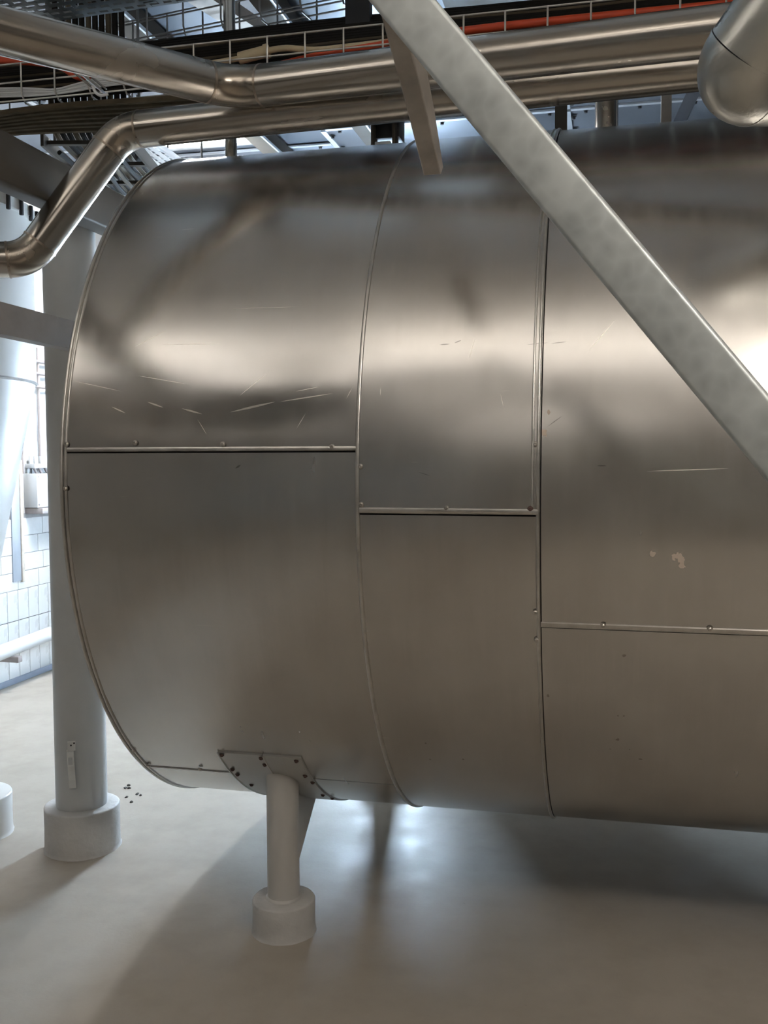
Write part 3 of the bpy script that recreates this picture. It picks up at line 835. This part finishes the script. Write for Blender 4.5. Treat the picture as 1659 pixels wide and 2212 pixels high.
# ================================================================== cantilever bracket and diagonal brace
Pe = at_depth(953, 377, 2.33); XRt = Pe.x
pts_low = [at_x(953, 377, XRt), at_x(910, 190, XRt), at_x(886, 96, XRt), at_x(852, -40, XRt)]
pts_up = [at_x(958, 362, XRt), at_x(939, 259, XRt), at_x(923, 154, XRt), at_x(900, -40, XRt)]
wdt = 0.043
V, Fc = [], []
for lo, up in zip(pts_low, pts_up):
    for x in (XRt - wdt, XRt):
        V.append((x, lo.y, lo.z)); V.append((x, up.y, max(up.z, lo.z + 0.006)))
for i in range(3):
    a = i * 4
    for q in ((0, 2), (2, 3), (3, 1), (1, 0)): Fc.append([a + q[0], a + q[1], a + 4 + q[1], a + 4 + q[0]])
Fc += [[0, 1, 3, 2], [12, 14, 15, 13]]
cb = obj('bracket_arm', (V, Fc), 'beam', smooth=False)
tag(cb, 'brown-grey tapered steel arm hanging over the tank behind the diagonal brace', 'beam')
bv = cb.modifiers.new('bevel', 'BEVEL'); bv.width = 0.003; bv.segments = 2
A = at_depth((860 + 1012) / 2 - 80, 87 - 102, 1.52); B = at_depth(1659, 946, 1.385)
dirb = (B - A).normalized()
A2 = A - dirb * 0.18; B2 = B + dirb * 0.35
tocam = (CAM - (A + B) / 2).normalized()
nb = (tocam - dirb * tocam.dot(dirb)).normalized(); sb = dirb.cross(nb)
nb = (nb + sb * 0.06).normalized(); sb = dirb.cross(nb)
V, Fc = [], []
pf = rprof(0.0755, 0.04, 0.007)
for p in (A2, A2.lerp(B2, 0.33), A2.lerp(B2, 0.66), B2):
    for (a, b) in pf: V.append(p + sb * a + nb * b)
k = len(pf)
for i in range(3):
    for j in range(k): Fc.append([i * k + j, i * k + (j + 1) % k, (i + 1) * k + (j + 1) % k, (i + 1) * k + j])
Fc += [list(range(k)), [3 * k + j for j in range(k)]]
br = obj('diagonal_brace', (V, Fc), 'galv')
tag(br, 'galvanised steel tube brace running diagonally across the tank front', 'brace')

# ================================================================== wire basket trays
def wire_tray(name, label, P0, axis, length, wdir, width, height, pitch, r, mat, nside=2, nbot=4, start=0.0):
    """P0 = near bottom corner at start; axis, wdir horizontal unit vectors; sides go up"""
    t = thing(name, label, 'cable tray', P0)
    up = Vector((0, 0, 1)); ax = Vector(axis).normalized(); wd = Vector(wdir).normalized(); P0 = Vector(P0)
    longs = [P0 + up * height * (i + 1) / nside for i in range(nside)] + [P0 + wd * width * i / nbot for i in range(nbot + 1)] + [P0 + wd * width + up * height * (i + 1) / nside for i in range(nside)]
    for q in longs:
        obj('long_wire', tube([q, q + ax * length * 0.5, q + ax * length], r, 6), mat, t)
    n = int(length / pitch)
    for i in range(n + 1):
        b = P0 + ax * (start + i * pitch)
        o2 = -wd * r * 1.6 - up * r * 1.6
        pp = [b + up * height - wd * r * 1.6, b + up * height * 0.15 - wd * r * 1.6, b + wd * width * 0.06 - up * r * 1.6, b + wd * width * 0.94 - up * r * 1.6, b + wd * (width + r * 1.6) + up * height * 0.15, b + wd * (width + r * 1.6) + up * height]
        obj('cross_wire', tube(pp, r, 6), mat, t)
    return t
TRY = 3.06
q0 = at_y(0, 221, TRY); ztop = at_y(0, 141, TRY).z
HT = ztop - q0.z
xs0 = at_y(48, 180, TRY).x
wire_tray('cable_tray', 'long zinc wire basket cable tray full of black cables above the pipes', (xs0 - 0.128 * 6, TRY, q0.z), (1, 0, 0), 5.0, (0, 1, 0), 0.30, HT, 0.128, 0.0032, 'wire', 2, 4)
ZT = q0.z
rnd = random.Random(11)
x_a, x_b = xs0 - 0.75, xs0 + 4.2
for i in range(36):
    lay, q_ = divmod(i, 18)
    sl = (q_ + 0.5 * lay) / 17.0
    yy = TRY + 0.036 + 0.235 * sl + 0.0155 * lay; zz = ZT + 0.022 + 0.245 * sl - 0.0150 * lay
    if zz < ZT + 0.018: continue
    ph = 0.12 * q_
    pts = [(x_a + (x_b - x_a) * k / 26, yy + 0.005 * math.sin(k * 0.9 + ph), zz + 0.005 * math.sin(k * 0.7 + ph)) for k in range(27)]
    c = obj('black_cable', tube(pts, 0.0096, 8), 'black_cable' if q_ % 5 != 3 else 'brown_cable')
    tag(c, 'black cable lying inside the long wire basket tray', 'cable', 'black cables in the basket tray')
for i in range(7):
    yy = TRY + 0.03 + 0.036 * i; ph = rnd.uniform(0, 6)
    pts = [(x_a + (2.1) * k / 18, yy + 0.012 * math.sin(k * 0.8 + 0.25 * i), ZT - 0.030 - 0.010 * math.sin(k * 0.55 + 0.3 * i)) for k in range(19)]
    c = obj('brown_cable', tube(pts, rnd.uniform(0.008, 0.014), 8), 'brown_cable')
    tag(c, 'dusty brown cable tied under the left end of the basket tray', 'cable', 'brown cables under the basket tray')
# red conduit along the tray front
rp = [(-60, 128), (60, 133), (128, 143), (168, 165), (215, 171), (275, 176), (420, 182), (560, 152), (690, 120), (760, 106), (1000, 67), (1270, 38), (1540, 12), (1800, -16)]
tag(obj('red_conduit', tube(smooth_path([at_y(u, v, TRY + 0.032) for u, v in rp], 6), 0.0125, 14), 'red'), 'bright red flexible conduit running along the wire tray above the pipes', 'conduit')
for i in range(5):
    dv = [-9, -4.5, 0, 4.5, 9][i]
    pp = [(-80, 203 + dv), (0, 200 + dv), (60, 199 + dv * 0.9), (118, 198 + dv * 0.55), (165, 189 + dv * 0.8), (215, 178 + dv), (320, 165 + dv)]
    c = obj('white_cable', tube(smooth_path([at_y(u, v, TRY + 0.016 + 0.004 * (i % 2)) for u, v in pp], 6), 0.0037, 10), 'white_cable')
    tag(c, ('topmost white cable of the bundle in the tray at the left edge', 'second white cable from the top of the bundle in the tray', 'middle white cable of the bundle in the tray at the left',
            'second white cable from the bottom of the bundle in the tray', 'lowest white cable of the bundle in the tray at the left')[i], 'cable', 'white cables in the basket tray')
# beige plug connector
pc = thing('cable_connector', 'beige plastic plug connector on a cable in the wire tray', 'connector', at_y(548, 135, TRY - 0.015))
a, b = at_y(517, 126, TRY + 0.03), at_y(578, 110, TRY + 0.03)
obj('body', tube([a, a.lerp(b, 0.12), a.lerp(b, 0.85), b], 0.019, 16), 'beige', pc)
obj('collar', tube([b - (b - a) * 0.10, b + (b - a) * 0.04], 0.0225, 16), 'beige', pc)
obj('cable', tube(smooth_path([at_y(u, v, TRY + 0.03) for u, v in ((360, 162), (430, 142), (490, 131), (520, 126))], 5), 0.009, 10), 'beige', pc)
obj('cable', tube(smooth_path([at_y(u, v, TRY + 0.03) for u, v in ((575, 110), (620, 104), (680, 108), (760, 100), (860, 88))], 5), 0.010, 10), 'beige', pc)

# second basket tray, nearer the roof sheets
ZT2 = 3.10
e0, e1 = at_z(398, 71, ZT2), at_z(650, 20, ZT2)
f0 = at_z(425, 100, ZT2)
ax = (e1 - e0).normalized(); wdv = (f0 - e0); wdv = wdv - ax * wdv.dot(ax); W2w = wdv.length
pit = (e1 - e0).length / 3
wire_tray('cable_tray', 'dark empty wire basket tray under the roof sheets at the top left', e0 - ax * pit * 4, ax, pit * 8, wdv, max(W2w, 0.12), 0.15, pit, 0.0036, 'wire_dark', 2, 2)

# perforated trays
def perforated(name, label, P0, axis, wdir, length, width, mat, pl=0.05, pw=0.036, lip=0.03):
    ax = Vector(axis).normalized(); wd = Vector(wdir).normalized(); up = Vector((0, 0, 1)); P0 = Vector(P0)
    t = thing(name, label, 'cable tray', P0)
    nL, nW = int(length / pl), max(2, int(width / pw))
    V, Fc = [], []
    def quad(a0, a1, b0, b1):
        k = len(V); V.extend([P0 + ax * a + wd * b for a, b in ((a0, b0), (a1, b0), (a1, b1), (a0, b1))]); Fc.append([k, k + 1, k + 2, k + 3])
    for i in range(nL):
        for j in range(nW):
            a = i * pl + (pl / 2 if j % 2 else 0); b = j * width / nW; sw = width / nW
            quad(a, a + pl * 0.35, b, b + sw); quad(a + pl * 0.35, a + pl, b, b + sw * 0.32); quad(a + pl * 0.35, a + pl, b + sw * 0.68, b + sw)
    o = obj('perforated_base', (V, Fc), mat, t, smooth=False)
    so = o.modifiers.new('thick', 'SOLIDIFY'); so.thickness = 0.0015
    for b in (0, width):
        q = P0 + wd * b
        for a in (0.25, 0.75):
            e = q + ax * length * a + up * lip
            obj('hanger_rod', tube([e, Vector((e.x, e.y, ZC + 0.004))], 0.005, 8), 'wire_dark', t)
        obj('side_lip', sweep([q + up * lip / 2, q + ax * length / 2 + up * lip / 2, q + ax * length + up * lip / 2], rprof(lip, 0.003)), mat, t)
    return t
ZP = 3.05
g0, g1 = at_z(160, 40, ZP), at_z(400, 4, ZP)
axp = (g1 - g0).normalized(); wp = Vector((-axp.y, axp.x, 0)); wp = -wp if wp.y > 0 else wp
perforated('perforated_tray', 'dark grey perforated cable tray at the top left corner', g0 - axp * 0.5, axp, wp, 1.6, 0.40, 'tray')
ZQ = 2.98
h0, h1 = at_z(188, 275, ZQ), at_z(332, 372, ZQ)
axq = (h1 - h0).normalized(); wq = Vector((axq.y, -axq.x, 0)); wq = wq if wq.x > 0 else -wq
perforated('perforated_tray', 'pale perforated cable tray seen behind the lower pipe elbow', h0 - axq * 0.3, axq, wq, 3.0, 0.20, 'tray_white')
# dark cable ladder running back at the left
ZL = 2.70
k0, k1 = at_z(60, 262, ZL), at_z(200, 392, ZL)
axl = (k1 - k0).normalized(); wlv = Vector((axl.y, -axl.x, 0)); wlv = wlv if wlv.x > 0 else -wlv
k0 = k0 + axl * ((3.42 - k0.y) / axl.y) - wlv * 0.02
ld = thing('cable_ladder', 'dark cable ladder running back over the left end of the tank', 'cable tray', k0)
LW = 0.34
for b in (0.0, LW):
    q = k0 + wlv * b
    obj('side_rail', sweep([q, q + axl * 1.2, q + axl * 2.4], rprof(0.05, 0.012)), 'darkbeam', ld)
    for a in (0.15, 1.5):
        obj('hanger_rod', tube([q + axl * a, Vector((q.x, q.y, ZC + 0.004)) + axl * a], 0.006, 8), 'wire_dark', ld)
for i in range(9):
    q = k0 + axl * (0.05 + 0.28 * i)
    obj('rung', sweep([q, q + wlv * LW / 2, q + wlv * LW], rprof(0.015, 0.025)), 'darkbeam', ld)
for i in range(12):
    q = k0 + wlv * (0.03 + 0.0255 * i) + Vector((0, 0, 0.028))
    pts = [q + axl * 0.02 + Vector((0, 0, ZC - q.z + 0.003)), q + axl * 0.02 + Vector((0, 0, 0.35)), q + axl * 0.03 + Vector((0, 0, 0.10)), q + axl * 0.08 + Vector((0, 0, 0.02))] + [q + axl * (2.4 * s / 12) + wlv * 0.006 * math.sin(s + 0.2 * i) for s in range(1, 13)]
    c = obj('black_cable', tube(smooth_path(pts, 3), 0.0115, 8), 'black_cable' if i % 3 else 'brown_cable')
    tag(c, 'black cable lying on the dark cable ladder at the left', 'cable', 'cables on the cable ladder')
# loose cables slung under the ladder
for i in range(5):
    q = k0 + wlv * (0.05 + 0.062 * i) - Vector((0, 0, 0.035))
    pts = [q + axl * (0.05 + 2.3 * s / 10) + wlv * 0.02 * math.sin(1.3 * s + i) - Vector((0, 0, 0.018 * abs(math.sin(0.9 * s + i)))) for s in range(11)]
    c = obj('brown_cable', tube(smooth_path(pts, 3), 0.0095, 8), 'brown_cable' if i % 2 else 'black_cable')
    tag(c, 'loose dusty cable slung under the dark cable ladder', 'cable', 'cables under the cable ladder')
# dark cover strip crossing the tray with a hook
ca, cb2 = at_depth(165, 150, 2.98), at_depth(225, 200, 2.98)
cs = thing('tray_connector', 'dark slotted connector strip with white hook on the basket tray', 'bracket', cb2)
dcs = (cb2 - ca).normalized()
obj('strip', sweep([ca, ca.lerp(cb2, 0.5), cb2], rprof(0.006, 0.045)), 'tray', cs)
for s in (-0.012, 0.012):
    off = Vector((0.5, 0.2, 0.8)).normalized() * s
    obj('rib', tube([ca + off - ray(200, 180) * 0.004, cb2 + off - ray(200, 180) * 0.004], 0.003, 6), 'wire_dark', cs)
obj('hook', tube(smooth_path([at_depth(u, v, 2.95) for u, v in ((200, 186), (207, 200), (218, 206), (234, 203))], 4), 0.0045, 8), 'white_cable', cs)

# ================================================================== hangers, risers and joists above the tank
def riser(name, u, vb, r, y, label, mat='pipe', cat='pipe', ztop=ZC, zbot=None):
    p = at_y(u, vb, y)
    zb_ = TZ + math.sqrt(max(TR**2 - (y - TY)**2, 0)) if zbot is None else zbot
    t = thing(name, label, cat, (p.x, y, zb_))
    obj('pipe_run', tube([(p.x, y, zb_), (p.x, y, (zb_ + ztop) / 2), (p.x, y, ztop)], r, 24), mat, t)
    obj('flange', tube([(p.x, y, zb_), (p.x, y, zb_ + 0.014)], r * 1.12, 24), mat, t)
    return t
riser('riser_pipe', 1310, 262, 0.048, 4.22, 'thick tan vertical pipe rising from the tank top at the right', 'elbow')
riser('riser_pipe', 499, 315, 0.022, 3.45, 'slim vertical steel pipe rising from the tank top at the left', 'pipe')
riser('riser_pipe', 287, 60, 0.036, 5.00, 'vertical steel pipe behind the upper pipe at the top left', 'pipe', zbot=2.98)
def hanger(u, v, y, wx, wy, label, mat, tilt=0.0):
    p = at_y(u, v, y); zb_ = 2.50
    o = obj('hanger_bar', sweep([(p.x, y, zb_), (p.x + tilt * 0.5, y, (zb_ + ZC) / 2), (p.x + tilt, y, ZC)], rprof(wx, wy)), mat)
    return tag(o, label, 'hanger')
hanger(1212, 262, 4.3, 0.03, 0.05, 'dark flat hanger bar above the tank beside the diagonal brace', 'darkbeam')
hanger(1439, 245, 4.3, 0.03, 0.042, 'narrow brown upright bar above the tank near the clad elbow', 'beam')
pa, pb2 = at_y(1452, 300, 4.5), at_y(1500, 195, 4.5)
dd = (pb2 - pa)
tag(obj('hanger_bar', sweep([pa - dd * 0.2, pa + dd * 0.8, pa + dd * ((ZC + 0.004 - pa.z) / dd.z)], rprof(0.05, 0.05)), 'curb'), 'leaning dark blue-grey bar above the tank near the clad elbow', 'hanger')
jb = at_y(838, 290, 3.5)
jn = thing('hanger_clamp', 'dark pipe clamp with pale plate on top of the tank', 'clamp', (jb.x, 3.5, 2.54))
obj('block', box(jb.x - 0.055, jb.x + 0.05, 3.47, 3.56, 2.62, 2.74, 0.006), 'bolt', jn)
obj('plate', box(jb.x - 0.035, jb.x + 0.022, 3.44, 3.47, 2.585, 2.60, 0.003), 'galv', jn)
obj('cheek', box(jb.x + 0.028, jb.x + 0.04, 3.44, 3.5, 2.57, 2.7, 0.003), 'darkbeam', jn)
obj('cheek', box(jb.x - 0.05, jb.x - 0.038, 3.44, 3.5, 2.585, 2.7, 0.003), 'darkbeam', jn)
obj('stud', tube([(jb.x, 3.45, 2.54), (jb.x, 3.45, 2.60)], 0.007, 12), 'wire', jn)
for (u, v, label, wd) in ((563, 312, 'dark roof joist over the tank near the slim riser pipe', 0.10), (792, 296, 'dark roof joist beside the pipe clamp', 0.085)):
    p = at_z(u, v, 3.30)
    t = thing('roof_joist', label, 'beam', (p.x, 5.8, 3.30), 'joists under the roof sheets')
    obj('web', box(p.x - wd / 2, p.x + wd / 2, 2.6, YB, 3.30, ZC - 0.006, 0.004), 'darkbeam', t)
    obj('lip', box(p.x + wd / 2, p.x + wd / 2 + 0.012, 2.6, YB, 3.296, 3.315, 0.003), 'lath', t)
s0, s1 = at_z(440, -8, 3.22), at_z(560, 70, 3.22)
ds = (s1 - s0)
tag(obj('roof_tie', sweep([s0 - ds * 0.6, s0 + ds * 0.5, s1 + ds * 0.3], rprof(0.05, 0.095)), 'beam'), 'brown steel tie under the roof sheets at the top left', 'beam')
pz = at_z(775, 20, 3.0)
tag(obj('hanger_bar', sweep([(pz.x, pz.y, 2.75), (pz.x, pz.y, 3.1), (pz.x, pz.y, ZC)], rprof(0.04, 0.085)), 'bolt'), 'black upright hanger bar at the top beside the bracket arm', 'hanger')

# ================================================================== loose paint flakes on the floor
for i, (u, v, s) in enumerate(((278, 1697, 1.0), (271, 1703, 1.2), (279, 1703, 1.0), (296, 1716, 1.2), (304, 1719, 0.8), (273, 1723, 0.8), (284, 1733, 0.9))):
    p = at_z(u, v, 0); rn = random.Random(i)
    ring = [(p.x + s * 0.008 * rn.uniform(0.5, 1.2) * math.cos(a), p.y + s * 0.014 * rn.uniform(0.4, 1.1) * math.sin(a)) for a in [k * math.pi / 3 for k in range(6)]]
    V = [(x, y, 0.0) for x, y in ring] + [(x, y, 0.004) for x, y in ring] + [(p.x, p.y, 0.008)]
    Fc = [list(range(6))[::-1]] + [[k, (k + 1) % 6, 6 + (k + 1) % 6, 6 + k] for k in range(6)] + [[6 + k, 6 + (k + 1) % 6, 12] for k in range(6)]
    tag(obj('paint_flake', (V, Fc), 'flake', smooth=False), 'small dark flake lying on the floor right of the column pedestal', 'debris', 'flakes beside the column pedestal')
